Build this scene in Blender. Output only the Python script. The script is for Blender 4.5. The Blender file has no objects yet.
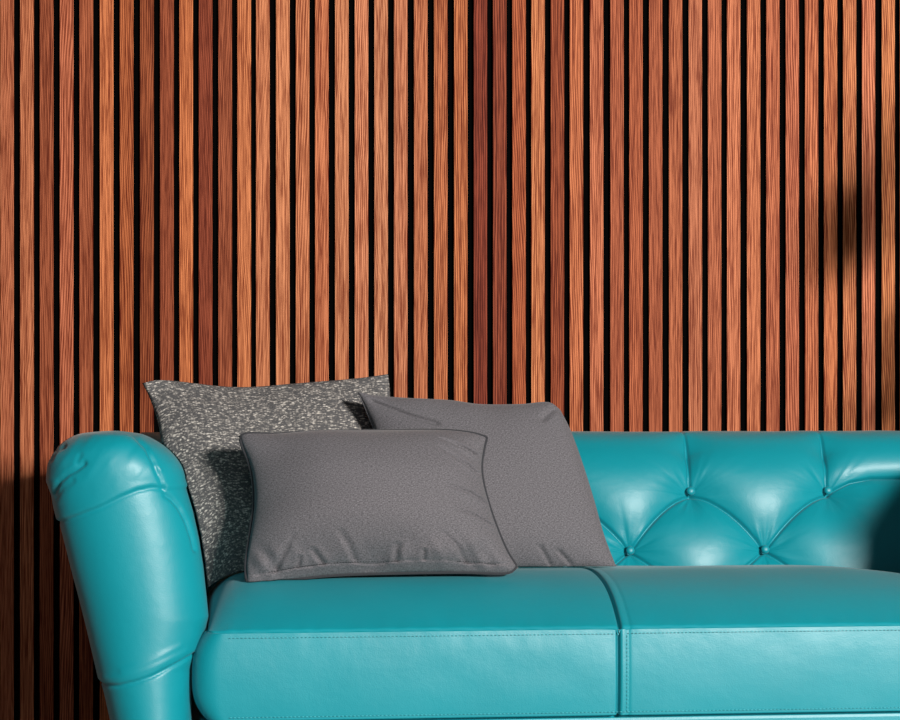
import bpy, math, random
import numpy as np
from mathutils import Vector
random.seed(7)
rng = np.random.default_rng(7)
C = bpy.context.scene.collection

# ------------------------------------------------------------ camera
F, TH, HC, HROW = 2300.0, 0.057, 0.85, 385.0
cd = bpy.data.cameras.new('camera'); cam = bpy.data.objects.new('camera', cd); C.objects.link(cam)
cam.location = (0, 0, HC); cam.rotation_euler = (math.pi/2, 0, -TH)
cd.sensor_fit = 'HORIZONTAL'; cd.sensor_width = 36; cd.lens = F*36/900
cd.shift_y = (HROW-360)/900*1.0
cd.clip_start = 0.05; cd.clip_end = 60
bpy.context.scene.camera = cam

PHI, PIV = 0.05, (0.25, 3.90)        # the sofa stands slightly askew to the wall
def ats(px, py, Y):
    """like at(), for things that are turned with the sofa afterwards"""
    return at(px+F/Y*PHI*(Y-PIV[1]), py, Y)
def at(px, py, Y):
    """world point seen at photo position (px,py) lying at depth Y"""
    a = (px-450)/F
    dx, dy = math.sin(TH)+a*math.cos(TH), math.cos(TH)-a*math.sin(TH)
    t = Y/dy
    return np.array([dx*t, Y, HC-(py-HROW)/F*t])

# ------------------------------------------------------------ world, lights, exposure
sc = bpy.context.scene
w = bpy.data.worlds.new('room_air'); sc.world = w; w.use_nodes = True
w.node_tree.nodes['Background'].inputs[0].default_value = (0.80, 0.92, 1.0, 1)
w.node_tree.nodes['Background'].inputs[1].default_value = 0.022
def area(name, loc, target, sx, sy, power, col=(1, 1, 1)):
    l = bpy.data.lights.new(name, 'AREA'); l.shape = 'RECTANGLE'; l.size = sx; l.size_y = sy
    l.energy = power; l.color = col
    o = bpy.data.objects.new(name, l); C.objects.link(o); o.location = loc
    o.rotation_euler = (Vector(target)-Vector(loc)).to_track_quat('-Z', 'Y').to_euler()
    return o
area('window_daylight', (3.35, -2.6, 2.42), (0.30, 4.5, 0.85), 1.10, 0.60, 810, (1.0, 0.965, 0.92))
area('top_fill', (-0.2, 0.6, 2.6), (0.1, 4.0, 0.6), 0.9, 1.2, 7.5, (0.90, 0.97, 1.0))  # added fill from above, lifts the seat top and the shadows
area('side_fill', (-2.6, 3.0, 1.4), (-0.2, 3.8, 0.5), 0.5, 1.4, 1.2, (0.85, 0.95, 1.0))  # weak fill added at the left for the arm's outer edge, no window there
sc.view_settings.view_transform = 'Standard'; sc.view_settings.look = 'None'
sc.view_settings.exposure = 0.0; sc.view_settings.gamma = 1.0; sc.view_settings.use_curve_mapping = False

# ------------------------------------------------------------ helpers
def lin(c):
    return tuple((x/255/12.92 if x/255 <= 0.04045 else ((x/255+0.055)/1.055)**2.4) for x in c)
def mesh_obj(name, V, Fc, mat, parent=None, smooth=True):
    me = bpy.data.meshes.new(name); me.from_pydata([tuple(map(float, v)) for v in V], [], Fc); me.update()
    o = bpy.data.objects.new(name, me); C.objects.link(o)
    if mat: me.materials.append(mat)
    if smooth: me.polygons.foreach_set('use_smooth', [True]*len(me.polygons))
    if parent: o.parent = parent
    return o
def gridfaces(n, m, off=0, wrap_j=False, flip=False):
    fs = []
    for i in range(n-1):
        for j in range(m if wrap_j else m-1):
            k = (j+1) % m
            q = (off+i*m+j, off+(i+1)*m+j, off+(i+1)*m+k, off+i*m+k)
            fs.append(q[::-1] if flip else q)
    return fs
def empty(name, loc, label=None, cat=None, group=None):
    o = bpy.data.objects.new(name, None); C.objects.link(o); o.location = loc; o.empty_display_size = 0.1
    if label: o['label'] = label
    if cat: o['category'] = cat
    if group: o['group'] = group
    return o
def normals(P):
    """P[i,j,3] grid -> unit normals"""
    du = np.gradient(P, axis=0); dv = np.gradient(P, axis=1)
    n = np.cross(du, dv); l = np.linalg.norm(n, axis=2, keepdims=True); l[l < 1e-12] = 1
    return n/l
def resample(pts, n):
    pts = np.array(pts, float); d = np.r_[0, np.cumsum(np.linalg.norm(np.diff(pts, axis=0), axis=1))]
    t = np.linspace(0, d[-1], n)
    return np.stack([np.interp(t, d, pts[:, k]) for k in range(pts.shape[1])], 1)
def spline(pts, n):
    """Catmull-Rom through pts, evenly resampled"""
    p = np.array(pts, float); p = np.vstack([2*p[0]-p[1], p, 2*p[-1]-p[-2]]); out = []
    for i in range(1, len(p)-2):
        for t in np.linspace(0, 1, 24, endpoint=False):
            out.append(0.5*((2*p[i])+(-p[i-1]+p[i+1])*t+(2*p[i-1]-5*p[i]+4*p[i+1]-p[i+2])*t*t+(-p[i-1]+3*p[i]-3*p[i+1]+p[i+2])*t**3))
    out.append(p[-2])
    return resample(out, n)
def tube(pts, r, seg=8, closed=False):
    pts = np.array(pts, float); n = len(pts); V = []; Fc = []
    T = np.roll(pts, -1, 0)-np.roll(pts, 1, 0) if closed else np.gradient(pts, axis=0)
    T /= np.linalg.norm(T, axis=1, keepdims=True)+1e-12
    up = np.array([0.31, 0.2, 0.93]); 
    r = np.full(n, r) if np.isscalar(r) else r
    for i in range(n):
        a = np.cross(T[i], up); a /= np.linalg.norm(a)+1e-9; b = np.cross(T[i], a)
        for k in range(seg):
            an = 2*math.pi*k/seg; V.append(pts[i]+r[i]*(math.cos(an)*a+math.sin(an)*b))
    for i in range(n if closed else n-1):
        i2 = (i+1) % n
        for k in range(seg):
            Fc.append((i*seg+k, i*seg+(k+1) % seg, i2*seg+(k+1) % seg, i2*seg+k))
    if not closed:
        Fc.append(tuple(range(seg))[::-1]); Fc.append(tuple((n-1)*seg+k for k in range(seg)))
    return V, Fc
def join(parts):
    V, Fc = [], []
    for v, f in parts:
        o = len(V); V += list(v); Fc += [tuple(i+o for i in q) for q in f]
    return V, Fc
def box(x0, x1, y0, y1, z0, z1):
    V = [(x, y, z) for x in (x0, x1) for y in (y0, y1) for z in (z0, z1)]
    return V, [(0, 1, 3, 2), (4, 6, 7, 5), (0, 4, 5, 1), (2, 3, 7, 6), (0, 2, 6, 4), (1, 5, 7, 3)]
def bevel(o, wd, seg=2):
    m = o.modifiers.new('bevel', 'BEVEL'); m.width = wd; m.segments = seg; m.limit_method = 'ANGLE'
def sstep(a, b, x):
    t = np.clip((x-a)/(b-a), 0, 1); return t*t*(3-2*t)
def segdist(px, py, pts):
    """distance of arrays px,py to polyline"""
    d = np.full(np.shape(px), 9.0)
    for (ax, ay), (bx, by) in zip(pts[:-1], pts[1:]):
        vx, vy = bx-ax, by-ay; t = np.clip(((px-ax)*vx+(py-ay)*vy)/(vx*vx+vy*vy+1e-12), 0, 1)
        d = np.minimum(d, np.hypot(px-ax-t*vx, py-ay-t*vy))
    return d
# smooth value noise on arrays
_tab = rng.random((64, 64))
def vnoise(x, y):
    x = np.asarray(x, float); y = np.asarray(y, float)
    xi = np.floor(x).astype(int); yi = np.floor(y).astype(int); fx = x-xi; fy = y-yi
    fx = fx*fx*(3-2*fx); fy = fy*fy*(3-2*fy); g = lambda a, b: _tab[a % 64, b % 64]
    return (g(xi, yi)*(1-fx)+g(xi+1, yi)*fx)*(1-fy)+(g(xi, yi+1)*(1-fx)+g(xi+1, yi+1)*fx)*fy-0.5

# ------------------------------------------------------------ materials
def nmat(name):
    m = bpy.data.materials.new(name); m.use_nodes = True; nt = m.node_tree
    return m, nt, nt.nodes['Principled BSDF']
def N(nt, t, **kw):
    n = nt.nodes.new(t)
    for k, v in kw.items():
        if k in n.inputs: n.inputs[k].default_value = v
        else: setattr(n, k, v)
    return n
def plain(name, col, rough=0.6, metal=0.0, spec=0.5):
    m, nt, b = nmat(name); b.inputs['Base Color'].default_value = (*col, 1)
    b.inputs['Roughness'].default_value = rough; b.inputs['Metallic'].default_value = metal
    b.inputs['Specular IOR Level'].default_value = spec
    return m
def leather(name, col, rough=0.43):
    m, nt, b = nmat(name); L = nt.links.new
    tc = N(nt, 'ShaderNodeTexCoord')
    n1 = N(nt, 'ShaderNodeTexNoise', Scale=9.0, Detail=3.0); L(tc.outputs['Object'], n1.inputs['Vector'])
    mx = N(nt, 'ShaderNodeMix', data_type='RGBA'); L(n1.outputs[0], mx.inputs[0])
    mx.inputs[6].default_value = (*[c*0.93 for c in col], 1); mx.inputs[7].default_value = (*[min(1, c*1.07) for c in col], 1)
    L(mx.outputs[2], b.inputs['Base Color'])
    v = N(nt, 'ShaderNodeTexVoronoi', Scale=520.0); L(tc.outputs['Object'], v.inputs['Vector'])
    n2 = N(nt, 'ShaderNodeTexNoise', Scale=60.0, Detail=4.0); L(tc.outputs['Object'], n2.inputs['Vector'])
    b1 = N(nt, 'ShaderNodeBump', Strength=0.10, Distance=0.001); L(v.outputs[0], b1.inputs['Height'])
    b2 = N(nt, 'ShaderNodeBump', Strength=0.16, Distance=0.002); L(n2.outputs[0], b2.inputs['Height']); L(b1.outputs[0], b2.inputs['Normal'])
    L(b2.outputs[0], b.inputs['Normal'])
    b.inputs['Roughness'].default_value = rough; b.inputs['Specular IOR Level'].default_value = 0.54; b.inputs['Sheen Weight'].default_value = 0.10; b.inputs['Sheen Roughness'].default_value = 0.4
    b.inputs['Coat Weight'].default_value = 0.0
    return m
M_LEA = leather('turquoise_leather', lin((0, 138, 151)))
M_THREAD = plain('pale_turquoise_thread', lin((70, 175, 185)), 0.7)
M_FELT = plain('black_felt_backing', (0.002, 0.002, 0.002), 1.0, 0, 0.0)

def wood_mat():
    m, nt, b = nmat('red_oak_veneer'); L = nt.links.new
    at_ = N(nt, 'ShaderNodeAttribute', attribute_name='slat_tone'); at_.attribute_type = 'GEOMETRY'
    ai = N(nt, 'ShaderNodeAttribute', attribute_name='slat_seed'); ai.attribute_type = 'GEOMETRY'
    tc = N(nt, 'ShaderNodeTexCoord')
    cmb = N(nt, 'ShaderNodeCombineXYZ'); sp = N(nt, 'ShaderNodeSeparateXYZ'); L(ai.outputs['Vector'], sp.inputs[0])
    ad = N(nt, 'ShaderNodeVectorMath', operation='ADD'); L(tc.outputs['Object'], ad.inputs[0])
    mu = N(nt, 'ShaderNodeVectorMath', operation='SCALE'); mu.inputs['Scale'].default_value = 37.0
    L(ai.outputs['Vector'], mu.inputs[0]); L(mu.outputs[0], ad.inputs[1])
    def noise(sx, sz, det=3.0, dist=0.0, scale=1.0, rough=0.6):
        mp = N(nt, 'ShaderNodeMapping'); mp.inputs['Scale'].default_value = (sx, 1.0, sz); L(ad.outputs[0], mp.inputs[0])
        n = N(nt, 'ShaderNodeTexNoise', Scale=scale, Detail=det, Distortion=dist, Roughness=rough); L(mp.outputs[0], n.inputs['Vector']); return n
    # cathedral / slanted grain: rings of a warped coordinate
    warp = noise(14, 2.2, 2.0)
    sx = N(nt, 'ShaderNodeSeparateXYZ'); L(ad.outputs[0], sx.inputs[0])
    slope = N(nt, 'ShaderNodeMath', operation='MULTIPLY_ADD')       # x + z*slope
    sl = N(nt, 'ShaderNodeMath', operation='MULTIPLY_ADD'); L(sp.outputs[1], sl.inputs[0]); sl.inputs[1].default_value = 0.09; sl.inputs[2].default_value = -0.045
    L(sx.outputs[2], slope.inputs[0]); L(sl.outputs[0], slope.inputs[1]); L(sx.outputs[0], slope.inputs[2])
    wv = N(nt, 'ShaderNodeMath', operation='MULTIPLY_ADD'); L(warp.outputs[0], wv.inputs[0]); wv.inputs[1].default_value = 0.0225; L(slope.outputs[0], wv.inputs[2])
    rs = N(nt, 'ShaderNodeMath', operation='MULTIPLY_ADD'); L(sp.outputs[2], rs.inputs[0]); rs.inputs[1].default_value = 1000.0; rs.inputs[2].default_value = 1100.0
    ph = N(nt, 'ShaderNodeMath', operation='MULTIPLY'); L(wv.outputs[0], ph.inputs[0]); L(rs.outputs[0], ph.inputs[1])
    sn = N(nt, 'ShaderNodeMath', operation='SINE'); L(ph.outputs[0], sn.inputs[0])
    ring = N(nt, 'ShaderNodeMapRange'); L(sn.outputs[0], ring.inputs[0]); ring.inputs[1].default_value = -1; ring.inputs[2].default_value = 1
    fine = noise(430, 6, 4.0); pore = noise(360, 13, 3.0); blot = noise(40, 3.0, 3.0, 0.4)
    def mr(src, a, b_, c, d):
        r = N(nt, 'ShaderNodeMapRange'); L(src, r.inputs[0]); r.inputs[1].default_value = a; r.inputs[2].default_value = b_; r.inputs[3].default_value = c; r.inputs[4].default_value = d; return r.outputs[0]
    def mul(a, b_):
        n = N(nt, 'ShaderNodeMath', operation='MULTIPLY'); L(a, n.inputs[0]); L(b_, n.inputs[1]); return n.outputs[0]
    rv = mul(mul(mr(ring.outputs[0], 0, 1, 0.50, 1.26), mr(fine.outputs[0], .37, .63, 0.60, 1.30)), mul(mr(pore.outputs[0], .38, .54, 0.55, 1.08), mr(blot.outputs[0], .3, .7, 0.90, 1.10)))
    dk = N(nt, 'ShaderNodeMix', data_type='RGBA', blend_type='MULTIPLY'); dk.inputs[0].default_value = 1
    # darker grain is redder: blend of tone*value and a reddish power
    cr = N(nt, 'ShaderNodeValToRGB'); L(mr(rv, 0.3, 1.35, 0, 1), cr.inputs[0])
    e = cr.color_ramp.elements; e[0].color = (0.27, 0.11, 0.07, 1); e[1].color = (1.28, 1.34, 1.36, 1)
    m1 = cr.color_ramp.elements.new(0.60); m1.color = (0.93, 0.90, 0.87, 1)
    L(at_.outputs['Color'], dk.inputs[6]); L(cr.outputs[0], dk.inputs[7]); L(dk.outputs[2], b.inputs['Base Color'])
    bp = N(nt, 'ShaderNodeBump', Strength=0.25, Distance=0.0006); L(rv, bp.inputs['Height']); L(bp.outputs[0], b.inputs['Normal'])
    b.inputs['Roughness'].default_value = 0.6; b.inputs['Specular IOR Level'].default_value = 0.1
    return m
M_WOOD = wood_mat()

def fabric(name, c1, c2, scale=900.0):
    m, nt, b = nmat(name); L = nt.links.new
    uv = N(nt, 'ShaderNodeUVMap', uv_map='UVMap')
    mp = N(nt, 'ShaderNodeMapping'); mp.inputs['Scale'].default_value = (scale, scale*0.35, 1); L(uv.outputs[0], mp.inputs[0])
    n1 = N(nt, 'ShaderNodeTexNoise', Scale=1.0, Detail=2.0); L(mp.outputs[0], n1.inputs['Vector'])
    mp2 = N(nt, 'ShaderNodeMapping'); mp2.inputs['Scale'].default_value = (scale*0.3, scale, 1); L(uv.outputs[0], mp2.inputs[0])
    n2 = N(nt, 'ShaderNodeTexNoise', Scale=1.0, Detail=2.0); L(mp2.outputs[0], n2.inputs['Vector'])
    ad = N(nt, 'ShaderNodeMath', operation='ADD'); L(n1.outputs[0], ad.inputs[0]); L(n2.outputs[0], ad.inputs[1])
    r = N(nt, 'ShaderNodeMapRange'); L(ad.outputs[0], r.inputs[0]); r.inputs[1].default_value = 0.7; r.inputs[2].default_value = 1.3
    mx = N(nt, 'ShaderNodeMix', data_type='RGBA'); L(r.outputs[0], mx.inputs[0]); mx.inputs[6].default_value = (*c1, 1); mx.inputs[7].default_value = (*c2, 1)
    L(mx.outputs[2], b.inputs['Base Color'])
    bp = N(nt, 'ShaderNodeBump', Strength=0.12, Distance=0.0005); L(ad.outputs[0], bp.inputs['Height']); L(bp.outputs[0], b.inputs['Normal'])
    b.inputs['Roughness'].default_value = 0.85; b.inputs['Sheen Weight'].default_value = 0.15; b.inputs['Specular IOR Level'].default_value = 0.2
    return m
M_GREY = fabric('grey_canvas', lin((64, 64, 66)), lin((120, 116, 121)), 700)
M_GREYDK = fabric('dark_grey_piping', lin((40, 41, 45)), lin((62, 62, 66)), 900)

def knit_mat():
    m, nt, b = nmat('salt_and_pepper_knit'); L = nt.links.new
    uv = N(nt, 'ShaderNodeUVMap', uv_map='UVMap')
    wp = N(nt, 'ShaderNodeTexNoise', Scale=22.0, Detail=2.0); L(uv.outputs[0], wp.inputs['Vector'])
    wa = N(nt, 'ShaderNodeVectorMath', operation='MULTIPLY_ADD'); L(wp.outputs[1], wa.inputs[0]); wa.inputs[1].default_value = (0.012, 0.012, 0); L(uv.outputs[0], wa.inputs[2])
    mp = N(nt, 'ShaderNodeMapping'); mp.inputs['Scale'].default_value = (200, 340, 1); L(wa.outputs[0], mp.inputs[0])
    v = N(nt, 'ShaderNodeTexVoronoi', Scale=1.0, Randomness=0.75); L(mp.outputs[0], v.inputs['Vector'])
    mp2 = N(nt, 'ShaderNodeMapping'); mp2.inputs['Scale'].default_value = (110, 300, 1); L(wa.outputs[0], mp2.inputs[0])
    n = N(nt, 'ShaderNodeTexNoise', Scale=1.0, Detail=2.0); L(mp2.outputs[0], n.inputs['Vector'])
    sc_ = N(nt, 'ShaderNodeSeparateColor'); L(v.outputs['Color'], sc_.inputs[0])
    a = N(nt, 'ShaderNodeMath', operation='MULTIPLY_ADD'); L(sc_.outputs[0], a.inputs[0]); a.inputs[1].default_value = 0.62; 
    s = N(nt, 'ShaderNodeMath', operation='MULTIPLY_ADD'); L(n.outputs[0], s.inputs[0]); s.inputs[1].default_value = 1.5; s.inputs[2].default_value = -0.70; L(s.outputs[0], a.inputs[2])
    d = N(nt, 'ShaderNodeMath', operation='MULTIPLY_ADD'); L(v.outputs['Distance'], d.inputs[0]); d.inputs[1].default_value = -0.55; L(a.outputs[0], d.inputs[2])
    cr = N(nt, 'ShaderNodeValToRGB'); L(d.outputs[0], cr.inputs[0]); e = cr.color_ramp.elements
    e[0].position = 0.0; e[0].color = (*lin((88, 87, 88)), 1); e[1].position = 0.85; e[1].color = (*lin((218, 210, 194)), 1)
    q = e.new(0.32); q.color = (*lin((142, 137, 132)), 1); q = e.new(0.5); q.color = (*lin((192, 186, 180)), 1)
    L(cr.outputs[0], b.inputs['Base Color'])
    bp = N(nt, 'ShaderNodeBump', Strength=0.6, Distance=0.002); L(d.outputs[0], bp.inputs['Height']); L(bp.outputs[0], b.inputs['Normal'])
    b.inputs['Roughness'].default_value = 0.9; b.inputs['Specular IOR Level'].default_value = 0.15
    return m
M_KNIT = knit_mat()

# ------------------------------------------------------------ structure: wall, floor
YW = 4.92
fl = mesh_obj('floor', *box(-3.2, 4.2, -2.0, YW+0.15, -0.1, 0.0), plain('pale_concrete', (0.28, 0.26, 0.24), 0.5), smooth=False); fl['kind'] = 'structure'
wl = mesh_obj('wall_back', *box(-3.2, 4.2, YW+0.010, YW+0.15, 0.0, 2.7), M_FELT, smooth=False); wl['kind'] = 'structure'
TONES = [(188,112,80),(195,120,85),(160,88,60),(190,110,80),(170,95,65),(208,125,82),(178,100,62),(150,80,50),(155,82,55),(205,122,78),
 (145,72,50),(160,88,60),(208,128,85),(205,130,92),(215,140,100),(200,125,88),(205,125,88),(210,138,100),(210,135,100),(208,138,102),
 (205,132,98),(195,120,85),(188,112,75),(192,115,75),(135,62,44),(142,70,48),(175,95,62),(206,130,88),(155,80,52),(195,115,78),
 (198,118,85),(178,100,70),(180,100,68),(175,98,68),(185,108,75),(195,120,88),(188,110,78),(205,125,90),(205,125,88),(190,110,78),
 (190,110,80),(195,115,80),(200,120,80),(200,125,85),(205,125,92),(200,125,82)]
LEFTS = [0,20,39.7,59.7,79.3,99.7,119.7,140,160,179.3,198.7,218.3,237.3,256,276,295.7,315,335,354.7,374.3,394,414,434,454,473.7,493,512.3,531.3,550.7,569.7,590,
 610.3,629.3,649,669,688.7,708,727,747,766.3,785.7,805,824,843,862,881.7]
xs0 = np.array([at(p, 300, YW)[0] for p in LEFTS]); k = np.arange(46)
PITCH, X00 = np.polyfit(k, xs0, 1)
print('slat pitch', PITCH, 'resid px', np.abs(xs0-(X00+PITCH*k)).max()*491)
V, Fc, col, seed, sides = [], [], [], [], []
for i in range(-46, 110):
    x = xs0[i] if 0 <= i < 46 else X00+PITCH*i
    wd = PITCH*0.690
    o = len(V); ch = 0.0007
    sec = [(x, YW+0.012), (x, YW+ch), (x+ch, YW), (x+wd-ch, YW), (x+wd, YW+ch), (x+wd, YW+0.012)]
    for z in (0.0, 2.7): V += [(a, b, z) for a, b in sec]
    for j in range(5): Fc.append((o+j, o+j+1, o+6+j+1, o+6+j))
    Fc.append((o+11, o+10, o+9, o+8, o+7, o+6))
    t = TONES[i] if 0 <= i < 46 else random.choice(TONES)
    t = lin(t); t = (t[0]*1.0, t[1]*0.98, t[2]*0.93); sd = (random.random(), random.random(), random.random())
    if i in (24, 25): sd = (0.31, 0.5, 0.05)
    if i == 26: sd = (0.8, 0.98, 0.3)
    sides += [1, 0, 0, 0, 1, 1]
    for _ in range(6): col.append((*t, 1)); seed.append(sd)
sl = mesh_obj('wood_slats', V, Fc, M_WOOD, wl, smooth=False)
sl.data.materials.append(M_FELT); sl.data.polygons.foreach_set('material_index', sides)
sl['label'] = 'vertical red oak slats with black gaps'
ca = sl.data.attributes.new('slat_tone', 'FLOAT_COLOR', 'FACE'); ca.data.foreach_set('color', np.array(col, np.float32).ravel())
sa = sl.data.attributes.new('slat_seed', 'FLOAT_VECTOR', 'FACE'); sa.data.foreach_set('vector', np.array(seed, np.float32).ravel())

# ------------------------------------------------------------ sofa
XC = at(616, 632, 3.72)[0]
XL = at(187.5, 660, 3.75)[0]; XR = 2*XC-XL
YF = 3.72
sofa = empty('sofa', (0, 0, 0), 'turquoise leather button-tufted sofa with rolled arms against the slatted wall', 'sofa')
ZT, ZB = 0.452, 0.311          # front seam of the seat cushion, its lower edge

def crown(x, y):
    ex = np.clip((x-XL-0.006)/0.125, 0, 1); exr = np.clip((XR-0.012-x)/0.36, 0, 1)
    e = (1-(1-ex)**2.1)**(1/2.1)*(1-(1-exr)**2.2)**(1/2.2)
    t = np.clip((y-YF)/0.25, 0, 1); c = 1-(1-t)**2.2
    tb = np.clip((YF+0.62-y)/0.12, 0, 1); c = c*(1-(1-tb)**2)**0.5*(1-0.30*np.clip((y-YF-0.2)/0.35, 0, 1)**1.5)
    return 0.081*c*e
def endx(x, h):
    k_ = 0.022*abs(2*h-1)**3
    return x+k_*max(0, 1-(x-XL)/0.07)-k_*max(0, 1-(XR-x)/0.07)
def seat():
    xs = np.r_[XL+0.085*(1-np.cos(np.linspace(0, math.pi/2, 30))), np.linspace(XL+0.088, XC-0.02, 120), np.linspace(XC-0.0195, XC+0.03, 60), np.linspace(XC+0.034, XR-0.088, 120),
              XR-0.085*(1-np.cos(np.linspace(math.pi/2, 0, 30)))]
    zf = np.r_[np.linspace(ZB, ZB+0.012, 8), np.linspace(ZB+0.014, ZT-0.008, 34), np.linspace(ZT-0.007, ZT+0.0, 8)]
    yt = YF+0.62*np.r_[np.linspace(0.003, 0.03, 14), np.linspace(0.034, 0.45, 60), np.linspace(0.46, 1.0, 40)]
    P = []
    for x in xs:
        u = min(1, (x-XL)/0.045, (XR-x)/0.045); ins = 0.045*(1-(1-(1-u)**2.3)**(1/2.3))
        row = []
        xf = (x-XC-0.012*0)
        for z in zf:
            h = (z-ZB)/(ZT-ZB); bul = 0.004*(1-(2*h-1)**2)
            wr = 0.0010*float(vnoise(x*16, z*26+3))+0.0007*float(vnoise(x*45, z*30+9))*h*h
            sw = 0.0
            row.append((endx(x, h), YF+ins-bul-wr+sw, z))
        for y in yt:
            z = ZT+float(crown(x, y)) - 0.0035*math.exp(-((y-YF-0.003)/0.0022)**2)
            z += 0.0018*float(vnoise(x*9+5, y*12))*min(1, (y-YF)/0.05)+0.001*math.sin(x*150+3*float(vnoise(x*20, 1)))*math.exp(-(y-YF)/0.012)
            row.append((endx(x, 1.0), max(y, YF+ins), z))
        P.append(row)
    P = np.array(P); n = normals(P)
    # groove of the centre seam: dark slit on the left, raised welt on the right
    X = P[:, :, 0]; top = P[:, :, 1] > YF+0.0025
    d = X-(XC-0.0035*(~top))+0.016*np.clip((P[:, :, 1]-YF-0.05)/0.22, 0, 1)**1.6
    disp = -0.009*np.exp(-(d/0.0024)**2)+0.0013*np.exp(-((d-0.0075)/0.0045)**2)-0.0008*np.exp(-((d-0.017)/0.003)**2)-0.001*np.exp(-(d/0.02)**2)
    nz = np.where(n[:, :, 1:2] > 0.2, -n, n)
    # outward check: front faces look to -Y, top to +Z
    s = np.sign(-n[:, :, 1]*0.7+n[:, :, 2]); s[s == 0] = 1
    P = P+n*(s*disp)[:, :, None]
    nI, nJ = P.shape[:2]; Vv = P.reshape(-1, 3).tolist(); ff = gridfaces(nI, nJ)
    # back and bottom
    bx = len(Vv)
    for i in range(nI): Vv.append((P[i, -1, 0], P[i, -1, 1], ZB))
    for i in range(nI-1):
        ff.append((i*nJ+nJ-1, (i+1)*nJ+nJ-1, bx+i+1, bx+i)); ff.append((bx+i, bx+i+1, (i+1)*nJ, i*nJ))
    ff.append(tuple([bx]+[j for j in range(nJ)][::1])); ff.append(tuple([bx+nI-1]+[(nI-1)*nJ+j for j in range(nJ)][::-1]))
    return Vv, ff
so = mesh_obj('seat_cushion', *seat(), M_LEA, sofa)

# stitches: rows of short thread dashes
def dashes(pts, length, gap, r):
    pts = np.array(pts, float); d = np.r_[0, np.cumsum(np.linalg.norm(np.diff(pts, axis=0), axis=1))]; out = []; s = 0
    ev = lambda t: np.array([np.interp(t, d, pts[:, c]) for c in range(3)])
    while s+length < d[-1]:
        out.append(tube([ev(s), ev(s+length*.5), ev(s+length)], np.array([r*.6, r, r*.6]), 5)); s += length+gap
    return join(out)
st = [(x, YF-0.0035, ZT-0.0075) for x in np.linspace(XL+0.06, XC-0.01, 60)]
st2 = [(x, YF-0.0045, ZT-0.0065) for x in np.linspace(XC+0.012, XR-0.06, 60)]
st3 = [(XC+0.0115, YF-0.0075+0.004*abs(2*(z-ZB)/(ZT-ZB)-1)**2, z) for z in np.linspace(ZB+0.006, ZT-0.006, 30)]
st4 = [(x, YF-0.003, ZB+0.006) for x in np.linspace(XL+0.06, XR-0.06, 120)]
for s_ in (st, st2, st3, st4): mesh_obj('stitching', *dashes(s_, 0.0042, 0.0022, 0.0006), M_THREAD, so)

# front rail under the cushion
r = mesh_obj('front_rail', *box(XL+0.012, XR-0.012, YF+0.016, YF+0.60, 0.13, ZB-0.003), M_LEA, sofa, smooth=False); bevel(r, 0.008, 3)

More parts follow.
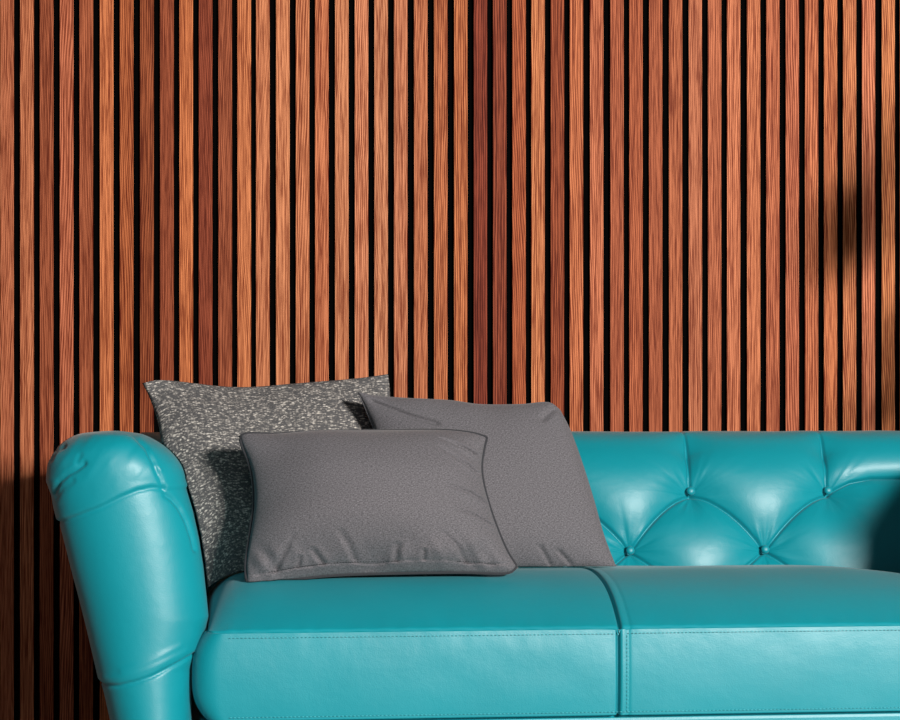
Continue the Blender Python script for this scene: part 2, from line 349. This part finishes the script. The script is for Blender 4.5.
# arms ---------------------------------------------------------
YA = YF-0.02                       # frontmost line of the arm
YBK = 4.60
OUT = [(112,735),(110,720),(103,688),(100.5,680),(94,652),(88,626),(80,594),(72,564),(66,540),(60,516),(54,493),(50,480),(48.3,468)]
INN = [(196,735),(195.5,720),(195,690),(196,660),(201,645),(206,628),(210,610),(208,590),(205,562),(201,535),(195,508),(188,485),(183,468)]
def arm_xz(tab, Y):
    p = np.array([at(a-2.5, b, Y) for a, b in tab]); return p[:, 2], p[:, 0]
zo, xo = arm_xz(OUT, YA+0.10); zi, xi = arm_xz(INN, YA+0.16)
ZTOP = at(110, 430.5, YA+0.09)[2]
def arm_build(mirror):
    z0 = at(50, 478, YA+0.1)[2]
    zr = np.r_[0.10, np.linspace(0.14, z0, 190)]
    ph = np.linspace(0, math.pi/2, 46)[1:]
    rows = [(z, 0.0) for z in zr]+[(z0+(ZTOP-z0)*math.sin(p), p) for p in ph]
    # section parameter
    a_side = np.linspace(0, 1, 26)[:-1]; a_fr = np.linspace(0, 1, 110); a_in = np.linspace(0, 1, 70)[1:]
    P = []
    for z, p in rows:
        ze = min(z, z0)
        xl = np.interp(ze, zo, xo) if ze > zo[0] else xo[0]+(zo[0]-ze)*0.15
        xr = np.interp(ze, zi, xi) if ze > zi[0] else xi[0]
        # continue the lean in the dome
        c, h = (xl+xr)/2, (xr-xl)/2
        q, q2 = [(1-math.sin(p)**k_)**(1/k_) if p < math.pi/2-1e-6 else 0.0 for k_ in (2.5, 1.75)]
        hl, hr = h*q, h*q2; rf = 0.075; fy = YA+rf*(1-max(q, 0)**0.9)
        dep = 0.085
        row = []
        for a in a_side: row.append((c-hl, YBK+(fy+dep-YBK)*a, z))
        for a in a_fr:
            ang = math.pi*(1-a); ca_, sa_ = math.cos(ang), math.sin(ang)
            e = 2/2.1
            row.append((c+(hr if ca_ > 0 else hl)*math.copysign(abs(ca_)**e, ca_), fy+dep-dep*abs(sa_)**e, z))
        for a in a_in:
            yy = fy+dep+(YBK-fy-dep)*a; row.append((c+hr-0.025*(yy-fy-dep), yy, z))
        P.append(row)
    P = np.array(P); n = normals(P)
    if n[100, 26+55, 1] > 0: n = -n
    # pixel-like front coordinates for seams (lateral X, Z in metres)
    X, Y, Z = P[:, :, 0], P[:, :, 1], P[:, :, 2]
    def line(pts, Yd=YA+0.02): return [tuple(at(a-2.5, b, Yd)[[0, 2]]) for a, b in pts]
    front = Y < YA+0.13
    disp = np.zeros_like(X)
    def crease(pts, amp, wd, soft=0.0, sw=0.02, mask=front, side=0):
        nonlocal disp
        d = segdist(X, Z, line(pts)); disp = disp - mask*(amp*np.exp(-(d/wd)**2)+soft*np.exp(-d/sw))
    cap = [(40,528),(62,520),(80,513),(100,505),(120,495),(135,489),(150,486),(161,488)]
    crease(cap, 0.0040, 0.0028)
    # cap leather is one layer thicker than the panel below
    zc = np.interp(X, *zip(*line(cap))); lay = sstep(-0.003, 0.002, Z-zc)
    disp += np.where(front, 0.0035*lay, 0.0035*lay)
    low = [(90,683),(101,684.5),(116,683),(135,678),(150,673),(168,665),(180,660),(196,653)]
    crease(low, 0.0045, 0.0028)
    zl = np.interp(X, *zip(*line(low))); disp += -0.0030*(1-sstep(-0.002, 0.003, Z-zl))*(Y < YA+0.3)
    crease([(101,677),(120,674),(150,664),(182,650)], -0.0016, 0.005); crease([(120,668),(150,657),(178,644)], -0.0014, 0.005)
    crease([(112,420),(113,430),(122,432),(130,436),(143,448),(150,462),(155,475),(161,488)], 0.0042, 0.003)
    crease([(163,494),(170,499),(177,507),(184,520),(190,537),(193,550)], 0.0050, 0.0030, 0.001, 0.006)
    crease([(52,492),(58,481),(66,474),(76,468),(83,463)], 0.0048, 0.0035, 0.002, 0.01)
    crease([(49,460),(53,452),(62,447)], 0.004, 0.0032, 0.001, 0.01)
    crease([(55,497),(62,487),(72,480)], 0.0022, 0.004)
    crease([(76,462),(79,455)], 0.002, 0.004)
    crease([(152,465),(157,470)], -0.0015, 0.0025); crease([(155,477),(160,483)], -0.0015, 0.0025)
    capm = sstep(0, 0.05, Z-zc)
    disp += front*(0.0022*vnoise(X*30+Z*14, Z*24)+0.0010*vnoise(X*95-Z*60, Z*55))*(0.06+capm)
    # side pleats on the inner face, diamonds like the back
    iny = (X > (P[:, 26+109, 0][:, None]-0.02)) & (~front)
    for yb, zb in ((4.0, 0.62), (4.27, 0.62)):
        d = np.hypot(Y-yb, Z-zb); disp -= iny*0.014*np.exp(-d/0.02)
    dome = sstep(0, 1, (ZTOP-Z)/0.01); P = P+n*(disp*dome)[:, :, None]
    P[:, :, 2] -= 0.022*np.clip((P[:, :, 1]-YA-0.1)/0.8, 0, 1)*np.clip((P[:, :, 2]-0.5)/0.27, 0, 1)
    if mirror: P[:, :, 0] = 2*XC-P[:, :, 0]
    nI, nJ = P.shape[:2]; ff = gridfaces(nI, nJ, flip=mirror)
    ff.append(tuple(range(nJ)) if mirror else tuple(range(nJ))[::-1])
    bk = [i*nJ+nJ-1 for i in range(nI)]; bl = [i*nJ for i in range(nI)]
    for i in range(nI-1):
        q = (bl[i], bk[i], bk[i+1], bl[i+1]); ff.append(q if mirror else q[::-1])
    return P.reshape(-1, 3).tolist(), ff
arm1 = mesh_obj('arm', *arm_build(False), M_LEA, sofa)
arm2 = mesh_obj('arm', *arm_build(True), M_LEA, sofa)

# back ---------------------------------------------------------
prof = spline([(4.30, 0.30), (4.285, 0.44), (4.305, 0.54), (4.345, 0.65), (4.375, 0.705), (4.42, 0.745), (4.475, 0.7585), (4.53, 0.75), (4.585, 0.70), (4.60, 0.62), (4.60, 0.40), (4.60, 0.12)], 1000)
_k = [i for i in range(1000) if (i % 6 == 0) or (prof[i, 1] > 0.50 and prof[i, 0] < 4.52)] ; prof = prof[_k]
sl_ = np.r_[0, np.cumsum(np.linalg.norm(np.diff(prof, axis=0), axis=1))]
def s_at_z(z):  # arclength on the front face
    i = np.argmax(prof[:, 1] >= z); return sl_[i]
bu = ats(697, 489, 4.345); bu2 = ats(838, 487, 4.345); bl0 = ats(635, 548, 4.307); bl1 = ats(773, 548, 4.307)
PX = bu2[0]-bu[0]; s_up = s_at_z((bu[2]+bu2[2])/2); s_lo = s_at_z(bl0[2])
ups = [bu[0]+PX*j for j in range(-4, 2)]; los = [bl0[0]+(bl1[0]-bl0[0])*j for j in range(-3, 2)]
print('PX', PX, 'ups', ups, 'los', los, 'XL', XL, 'XC', XC, 'XR', XR)
XB0, XB1 = XL-0.10, XR+0.10
s_top = sl_[-1]*0.0+s_at_z(0.757)+0.10
pleats = []
for ux in ups:
    pleats.append([(ux, s_up), (ux-0.002, s_up+0.03), (ux, s_up+0.08), (ux+0.004, s_top+0.06)])
    for lx in los:
        if abs(lx-ux) < PX*0.75:
            mx_, my_ = (ux+lx)/2, (s_up+s_lo)/2
            pleats.append([(ux+(lx-ux)*t, s_up+(s_lo-s_up)*t+0.030*4*t*(1-t)*0.55) for t in np.linspace(0, 1, 9)])
for lx in los:
    pleats.append([(lx, s_lo), (lx+PX*0.5, s_lo-0.11)]); pleats.append([(lx, s_lo), (lx-PX*0.5, s_lo-0.11)])
ue = ups[-1]
pe = [ats(838, 487, 4.345), ats(860, 477, 4.35), ats(880, 472.5, 4.36), ats(910, 472.5, 4.36), ats(950, 478, 4.36), ats(1010, 480, 4.36)]
pleats.append([(p[0], s_at_z(p[2])) for p in pe])
def back():
    bts = sorted(ups+los)
    xs = np.r_[np.linspace(XB0, 0.40, 130), np.arange(0.404, 1.18, 0.0022), np.linspace(1.184, XB1, 20)]
    X, S = np.meshgrid(xs, sl_, indexing='ij')
    base = np.stack([X, np.interp(S, sl_, prof[:, 0]), np.interp(S, sl_, prof[:, 1])], 2)
    n = normals(base)
    if n[5, 60, 1] > 0: n = -n
    dp = np.full(X.shape, 9.0); prod = np.ones(X.shape)
    for p in pleats:
        d_ = segdist(X, S, p); dp = np.minimum(dp, d_); prod *= 1-np.exp(-d_/0.030)
    db = np.full(X.shape, 9.0); ang = np.zeros(X.shape); idb = np.zeros(X.shape)
    for q, (bx, bs) in enumerate([(u, s_up) for u in ups]+[(l, s_lo) for l in los]):
        d = np.hypot(X-bx, S-bs); m = d < db; db = np.where(m, d, db); ang = np.where(m, np.arctan2(S-bs, X-bx), ang); idb = np.where(m, q, idb)
    fade = 1-sstep(s_top-0.17, s_top-0.095, S); fl_ = 1-0.65*sstep(s_top-0.14, s_top-0.10, S)-0.35*sstep(s_top-0.05, s_top+0.05, S)
    puff = 0.031*prod-0.031
    near = np.exp(-db/0.045)
    wrk = 0.0042*vnoise(ang*5.2+idb*7.3+20, db*10+3)*np.exp(-((db-0.030)/0.026)**2)+0.0022*vnoise(ang*9+idb*3.1+40, db*14)*np.exp(-db/0.05)
    disp = (puff+wrk)*fade-0.0075*np.exp(-(dp/0.0026)**2)*fl_ - 0.024*np.exp(-(db/0.020))*fade
    disp += 0.002*vnoise(X*14, S*14)
    P = base+n*disp[:, :, None]
    nI, nJ = P.shape[:2]; ff = gridfaces(nI, nJ)
    # underside and end caps
    for i in range(nI-1): ff.append((i*nJ+nJ-1, (i+1)*nJ+nJ-1, (i+1)*nJ, i*nJ))
    ff.append(tuple(range(nJ))); ff.append(tuple((nI-1)*nJ+j for j in range(nJ))[::-1])
    return P.reshape(-1, 3).tolist(), ff
bk = mesh_obj('backrest', *back(), M_LEA, sofa)
def button_mesh():
    V, Fc = [(0, -0.0065, 0)], []
    rings = [(0.004, -0.0062), (0.0075, -0.0048), (0.0095, -0.0022), (0.0105, 0.001), (0.009, 0.0045), (0.004, 0.008)]
    for r_, y in rings:
        for k_ in range(20): V.append((r_*math.cos(k_*math.pi/10), y, r_*math.sin(k_*math.pi/10)))
    for k_ in range(20): Fc.append((0, 1+k_, 1+(k_+1) % 20))
    for a in range(len(rings)-1):
        for k_ in range(20): Fc.append((1+a*20+k_, 1+(a+1)*20+k_, 1+(a+1)*20+(k_+1) % 20, 1+a*20+(k_+1) % 20))
    Fc.append(tuple(1+5*20+k_ for k_ in range(20))[::-1])
    return V, Fc
b0 = None
for ux, ss in [(u, s_up) for u in ups]+[(l, s_lo) for l in los]:
    y, z = np.interp(ss, sl_, prof[:, 0]), np.interp(ss, sl_, prof[:, 1])
    if b0 is None:
        b0 = mesh_obj('button', *button_mesh(), M_LEA, bk); o = b0
    else:
        o = b0.copy(); C.objects.link(o); o.parent = bk
    o.location = (ux, y+0.034, z-0.008); o.rotation_euler = (-0.25, 0, 0); o.scale = (0.80, 0.75, 0.80)
# legs
M_LEG = plain('dark_stained_beech', (0.03, 0.015, 0.01), 0.4)
for lx in (XL-0.03, XR+0.03):
    for ly in (YF+0.09, 4.50):
        rr = [(0.022, 0.0), (0.026, 0.01), (0.030, 0.06), (0.036, 0.105)]
        V, Fc = [], []
        for r_, z in rr:
            for k_ in range(20): V.append((lx+r_*math.cos(k_*math.pi/10), ly+r_*math.sin(k_*math.pi/10), z))
        for a in range(3):
            for k_ in range(20): Fc.append((a*20+k_, a*20+(k_+1) % 20, (a+1)*20+(k_+1) % 20, (a+1)*20+k_))
        Fc += [tuple(range(20))[::-1], tuple(60+k_ for k_ in range(20))]
        mesh_obj('leg', V, Fc, M_LEG, sofa)

# ------------------------------------------------------------ cushions
def settle(V, gap=0.0015):
    """a cushion yields where it rests on the seat, the backrest and the arm"""
    V = V.copy()
    Yb = np.interp(V[:, 2], np.array([0.3, 0.44, 0.54, 0.65, 0.705, 0.745]), np.array([4.29, 4.275, 4.295, 4.335, 4.365, 4.41]))
    V[:, 1] = np.where(V[:, 2] < 0.745, np.minimum(V[:, 1], Yb-gap), V[:, 1])
    fy = YA+0.085+0.0; z0 = at(50, 478, YA+0.1)[2]; zq = V[:, 2]+0.012
    xi_ = np.interp(np.minimum(zq, z0), zi, xi); xo_ = np.interp(np.minimum(zq, z0), zo, xo); tq = np.clip((zq-z0-0.004)/(ZTOP-z0), 0, 1)
    xa = (xi_+xo_)/2+(xi_-xo_)/2*(1-tq**1.75)**(1/1.75)-0.025*np.maximum(V[:, 1]-fy, 0)+0.008+gap
    V[:, 0] = np.where(V[:, 2] < ZTOP-0.012, np.maximum(V[:, 0], xa), V[:, 0])
    zs = ZT+np.array([float(crown(x, y)) for x, y in V[:, :2]])+0.0016+gap
    V[:, 2] = np.where(V[:, 0] > XL, np.maximum(V[:, 2], zs), V[:, 2])
    return V
def pillow(name, label, top, right, bottom, left, T, Tb, mat, piping=None, pr=0.0033, wr=None, group=None, rmin=0.004, gamma=0.5, size=0.45, ny=-0.93, nz=0.36, sag=0.0):
    """edges as (px,py,Y) lists, clockwise from the top-left corner"""
    n = 150
    conv = lambda L_: spline([ats(*p) for p in L_], n)
    t, rg, b, l = conv(top), conv(right), conv(bottom), conv(left)   # t: L->R, rg: T->B, b: L->R, l: T->B
    u = np.linspace(0, 1, n)[:, None, None]; v = np.linspace(0, 1, n)[None, :, None]
    # P[i,j]: i along u (left-right), j along v (top-bottom)
    P = (1-v)*t[:, None, :]+v*b[:, None, :]+(1-u)*l[None, :, :]+u*rg[None, :, :]-((1-u)*(1-v)*t[0]+u*(1-v)*t[-1]+(1-u)*v*b[0]+u*v*b[-1])
    U = 2*u[:, :, 0]-1; W = 2*v[:, :, 0]-1
    prf = (np.clip(1-np.abs(U)**2.3, 0, 1)*np.clip(1-np.abs(W)**2.3, 0, 1))**gamma
    prf = prf*(1+sag*W)
    nrm = np.array([0, ny, nz]); nrm = nrm/np.linalg.norm(nrm)
    ww = 0 if wr is None else wr(U, W, P)*np.clip(prf*6, 0, 1)
    edge = rmin*np.clip(prf*50, 0, 1)
    Fp = P+nrm*((T*prf+edge+ww)[:, :, None]); Bp = P-nrm*((Tb*prf+edge)[:, :, None])
    V = settle(np.vstack([Fp.reshape(-1, 3), Bp.reshape(-1, 3)]))
    ff = gridfaces(n, n)+gridfaces(n, n, off=n*n, flip=True)
    # sew the rims
    rim = [(i, 0) for i in range(n)]+[(n-1, j) for j in range(1, n)]+[(i, n-1) for i in range(n-2, -1, -1)]+[(0, j) for j in range(n-2, 0, -1)]
    idx = [i*n+j for i, j in rim]
    root = empty(name, tuple(P[n//2, n-1]), label, 'cushion', group)
    o = mesh_obj('cushion_cover', V-np.array(root.location), ff, mat, root)
    # orientation check
    o.data.validate()
    uvl = o.data.uv_layers.new(name='UVMap'); li = np.zeros(len(o.data.loops), int); o.data.loops.foreach_get('vertex_index', li)
    uu = np.repeat(np.linspace(0, 1, n), n); vv = np.tile(np.linspace(0, 1, n), n); uvs = np.stack([np.r_[uu, uu+1.3], np.r_[vv, vv]], 1)*size
    uvl.data.foreach_set('uv', uvs[li].ravel())
    import bmesh
    bm = bmesh.new(); bm.from_mesh(o.data); bmesh.ops.remove_doubles(bm, verts=bm.verts, dist=1e-5); bmesh.ops.recalc_face_normals(bm, faces=bm.faces); bm.to_mesh(o.data); bm.free()
    if piping:
        loop = settle(np.array([P[i, j] for i, j in rim]), pr+0.0008)-np.array(root.location); loop = loop[::2]
        k_ = np.array([0.25, 0.5, 0.25]); 
        p = mesh_obj('piping', *tube(loop, pr, 8, closed=True), piping, root)
        p.data.uv_layers.new(name='UVMap')
    root['group'] = 'throw cushions on the sofa'
    return root, o, P, prf, nrm

def wr_knit(U, W, P): return 0.004*vnoise(P[:, :, 0]*14, P[:, :, 2]*12)+0.0015*vnoise(P[:, :, 0]*50, P[:, :, 2]*50)
pillow('throw_cushion', 'salt-and-pepper chunky woven cushion leaning at the back beside the left arm',
       [(143,383,4.16),(165,380.5,4.17),(235,388,4.17),(300,384,4.17),(355,379,4.17),(388,374,4.16)],
       [(388,374,4.16),(390,395,4.15),(392,450,4.11),(395,520,4.06),(402,572,4.02)],
       [(208,604,4.02),(228,588,4.02),(250,576,4.02),(320,572,4.02),(402,572,4.02)],
       [(143,383,4.16),(150,397,4.16),(158,420,4.14),(163,447,4.12),(172,480,4.10),(182,520,4.07),(194,565,4.045),(208,604,4.02)],
       0.062, 0.055, M_KNIT, wr=wr_knit, gamma=0.5, size=0.45, ny=-0.93, nz=0.30)
def wr_b(U, W, P):
    x = P[:, :, 0]; z = P[:, :, 2]
    g = 0.008*vnoise(x*11+4, z*9)
    for a_, w_ in (([(.42, .97), (.36, .80)], .022), ([(.60, .97), (.52, .84)], .022), ([(-.9, -.9), (-.6, -.7), (-.4, -.62)], .03), ([(.9, -.92), (.7, -.75)], .03)):
        d_ = segdist(U, W, a_); g -= 0.007*np.exp(-(d_/w_)**2)
    g += 0.009*vnoise(x*46+z*22, z*6)*np.exp(-(1-W)/0.22)
    g += 0.007*vnoise(x*22, z*40)*np.exp(-(1+W)/0.2)
    return g
pillow('throw_cushion', 'large plain grey square cushion slanting behind the small front one, right of the woven cushion',
       [(358,393,4.055),(376,396.5,4.055),(410,399,4.055),(450,401,4.055),(480,405,4.055),(520,405,4.055),(548,403,4.05),(560,410,4.05)],
       [(560,410,4.05),(571,432,4.04),(583,465,4.02),(594,500,4.00),(604,535,3.985),(617,569.5,3.97)],
       [(385,569,3.97),(450,569,3.97),(540,569,3.97),(595,569,3.97),(617,569.5,3.97)],
       [(358,393,4.055),(367,412,4.05),(376,440,4.04),(380,500,4.00),(382,540,3.975),(385,569,3.97)],
       0.060, 0.045, M_GREY, M_GREY, pr=0.0018, wr=wr_b, gamma=0.62, size=0.45, ny=-0.95, nz=0.28)
def wr_c(U, W, P):
    x = P[:, :, 0]; z = P[:, :, 2]; zb = (1-W)
    g = 0.008*vnoise(x*12+9, z*14)
    # gathers rising from the bottom seam
    g += (0.55+1.6*vnoise(x*9+3, z*3))*(0.034*vnoise(x*26-z*30+11, z*9+2)+0.018*vnoise(x*60+z*40, z*14))*np.exp(-((zb-0.16)/0.20)**2)
    # pulls radiating from the right-hand piping
    g += 0.032*vnoise(z*44+x*30, x*5)*np.exp(-(1-U)/0.17)*(1-0.4*np.abs(W))
    g += 0.009*vnoise(z*30-x*20, x*6)*np.exp(-(1+U)/0.12)
    for a_, w_ in (([(-.20, .86), (-.24, .68), (-.30, .52)], .030), ([(-.44, .88), (-.50, .72)], .024), ([(.62, .88), (.58, .70), (.50, .56)], .028), ([(.10, .88), (.13, .70)], .026),
                   ([(-.78, .86), (-.70, .66), (-.66, .5)], .028), ([(.93, -.66), (.78, -.72), (.62, -.80)], .024), ([(.93, -.40), (.78, -.50), (.60, -.66)], .026), ([(.95, .02), (.80, -.06), (.62, -.10)], .026),
                   ([(.95, .35), (.82, .26), (.66, .22)], .022), ([(.30, .88), (.32, .78)], .018), ([(-.62, .88), (-.60, .78)], .018)):
        d_ = segdist(U, W, a_); s_ = np.exp(-(segdist(U, W, a_[:1]*2)/0.30)**2); g -= (0.012*np.exp(-(d_/w_)**2)-0.005*np.exp(-(d_/(2.4*w_))**2))*s_
    # flat stitched hem along the bottom
    g -= 0.004*np.exp(-((zb-0.105)/0.012)**2)
    return g
pc = pillow('throw_cushion', 'small rectangular grey cushion with dark piping at the front of the three on the seat',
       [(240,437,3.93),(248,433.5,3.93),(275,434,3.93),(320,431.5,3.93),(380,431,3.93),(440,430.5,3.93),(470,433,3.93),(487,437.5,3.93)],
       [(487,437.5,3.93),(484,448,3.925),(481.5,465,3.92),(483,482,3.91),(489,505,3.90),(497,528,3.89),(507,551,3.88),(517,567,3.875)],
       [(247,584,3.87),(262,583,3.87),(300,577.5,3.87),(340,574,3.87),(400,572.5,3.87),(460,572,3.87),(505,573,3.87),(517,567,3.875)],
       [(240,437,3.93),(243,447,3.925),(249,462,3.92),(253,480,3.91),(254,505,3.90),(250,535,3.88),(246,562,3.875),(247,584,3.87)],
       0.088, 0.035, M_GREY, M_GREYDK, wr=wr_c, gamma=0.66, size=0.42, ny=-0.95, nz=0.28)
root, o, P, prf, nrm = pc
j = int(150*0.945); i0, i1 = 12, 140
line_ = P[i0:i1, j]+nrm*((0.088*prf[i0:i1, j]+0.004-0.0020)[:, None])-np.array(root.location)
M_DTH = plain('charcoal_thread', lin((45, 45, 48)), 0.8)
mesh_obj('hem_stitching', *dashes(line_, 0.0026, 0.0022, 0.0007), M_DTH, root)

# ------------------------------------------------------------ unseen plant added beyond the right arm, leaves placed to shade the wall
LP = np.array([3.35, -2.6, 2.42])
def leaf_mesh(c, d, L_, W_, nrm):
    """curved oval leaf: base at c, running along d"""
    d = d/np.linalg.norm(d); s_ = np.cross(d, nrm); s_ /= np.linalg.norm(s_); n_ = np.cross(s_, d); V, Fc = [], []
    for i in range(13):
        t = i/12; w_ = W_*math.sin(math.pi*t**0.85)**0.8
        for j in range(5):
            a = (j-2)/2; V.append(c+d*L_*t+s_*w_*a+n_*(0.05*L_*a*a-0.25*L_*t*t))
    return V, gridfaces(13, 5)
plant = empty('shadow_plant', (1.88, 4.25, 0), 'unseen broad-leaved potted plant added beyond the right arm to cast leaf shadows', 'plant')
org = np.array(plant.location)
M_LEAF = plain('dark_green_leaf', (0.03, 0.09, 0.03), 0.4); M_POT = plain('grey_ceramic', (0.35, 0.34, 0.33), 0.5); M_BARK = plain('brown_bark', (0.12, 0.07, 0.04), 0.8)
V, Fc = [], []
pr_ = [(0.0, 0.0), (0.13, 0.0), (0.15, 0.03), (0.185, 0.34), (0.19, 0.36), (0.175, 0.36), (0.165, 0.33), (0.0, 0.33)]
for r_, z in pr_:
    for k_ in range(40): V.append((r_*math.cos(k_*math.pi/20), r_*math.sin(k_*math.pi/20), z))
for a in range(7):
    for k_ in range(40): Fc.append((a*40+k_, a*40+(k_+1) % 40, (a+1)*40+(k_+1) % 40, (a+1)*40+k_))
mesh_obj('pot', V, Fc, M_POT, plant)
stem = spline([(0, 0, 0.32), (-0.03, -0.04, 0.8), (-0.10, -0.10, 1.2), (-0.16, -0.16, 1.55)], 40)
mesh_obj('stem', *tube(stem, np.linspace(0.016, 0.007, 40), 10), M_BARK, plant)
leaves = []
for (px, py, Yl, L_, W_, dx_, dz_) in [(842, 232, 4.15, 0.24, 0.060, -0.35, -0.9), (866, 215, 4.1, 0.2, 0.04, 0.2, -1), (905, 360, 4.15, 0.26, 0.05, -0.15, -1), (890, 150, 3.9, 0.20, 0.03, -0.3, -0.8),
                             (868, 425, 4.0, 0.14, 0.03, -0.2, -0.9)]:
    Pw = at(px, py, YW); t = (YW-Yl)/(YW-LP[1]); c = Pw+(LP-Pw)*t
    d = np.array([dx_, 0.15, dz_]); d /= np.linalg.norm(d); base = c-d*L_*0.5-org
    leaves.append(leaf_mesh(base, d, L_, W_, np.array([-0.3, 1.0, 0.1])))
    k_ = int(np.argmin(np.linalg.norm(stem-base, axis=1)+np.where(stem[:, 2] < base[2]+0.0, 0, 0.3))); mid = (stem[k_]+base)/2+np.array([0, 0, 0.05])
    leaves.append(tube(spline([stem[k_], mid, base], 10), 0.003, 6))
for i in range(14):
    z = 0.8+0.055*i; k_ = int(np.argmin(abs(stem[:, 2]-z))); a = i*2.4
    d = np.array([abs(math.cos(a))*0.9+0.15, math.sin(a)*0.7, 0.25]); L_ = 0.26
    leaves.append(leaf_mesh(stem[k_], d, L_, 0.06, np.array([0, 0.1, 1.0])))
mesh_obj('foliage', *join(leaves), M_LEAF, plant)

# the sofa, with the cushions on it, is turned a little against the wall
ca_, sa_ = math.cos(PHI), math.sin(PHI)
for o in list(C.objects):
    if o.parent is None and o.name.split('.')[0] in ('sofa', 'throw_cushion'):
        dx, dy = o.location.x-PIV[0], o.location.y-PIV[1]
        o.location.x = PIV[0]+ca_*dx-sa_*dy; o.location.y = PIV[1]+sa_*dx+ca_*dy; o.rotation_euler.z = PHI
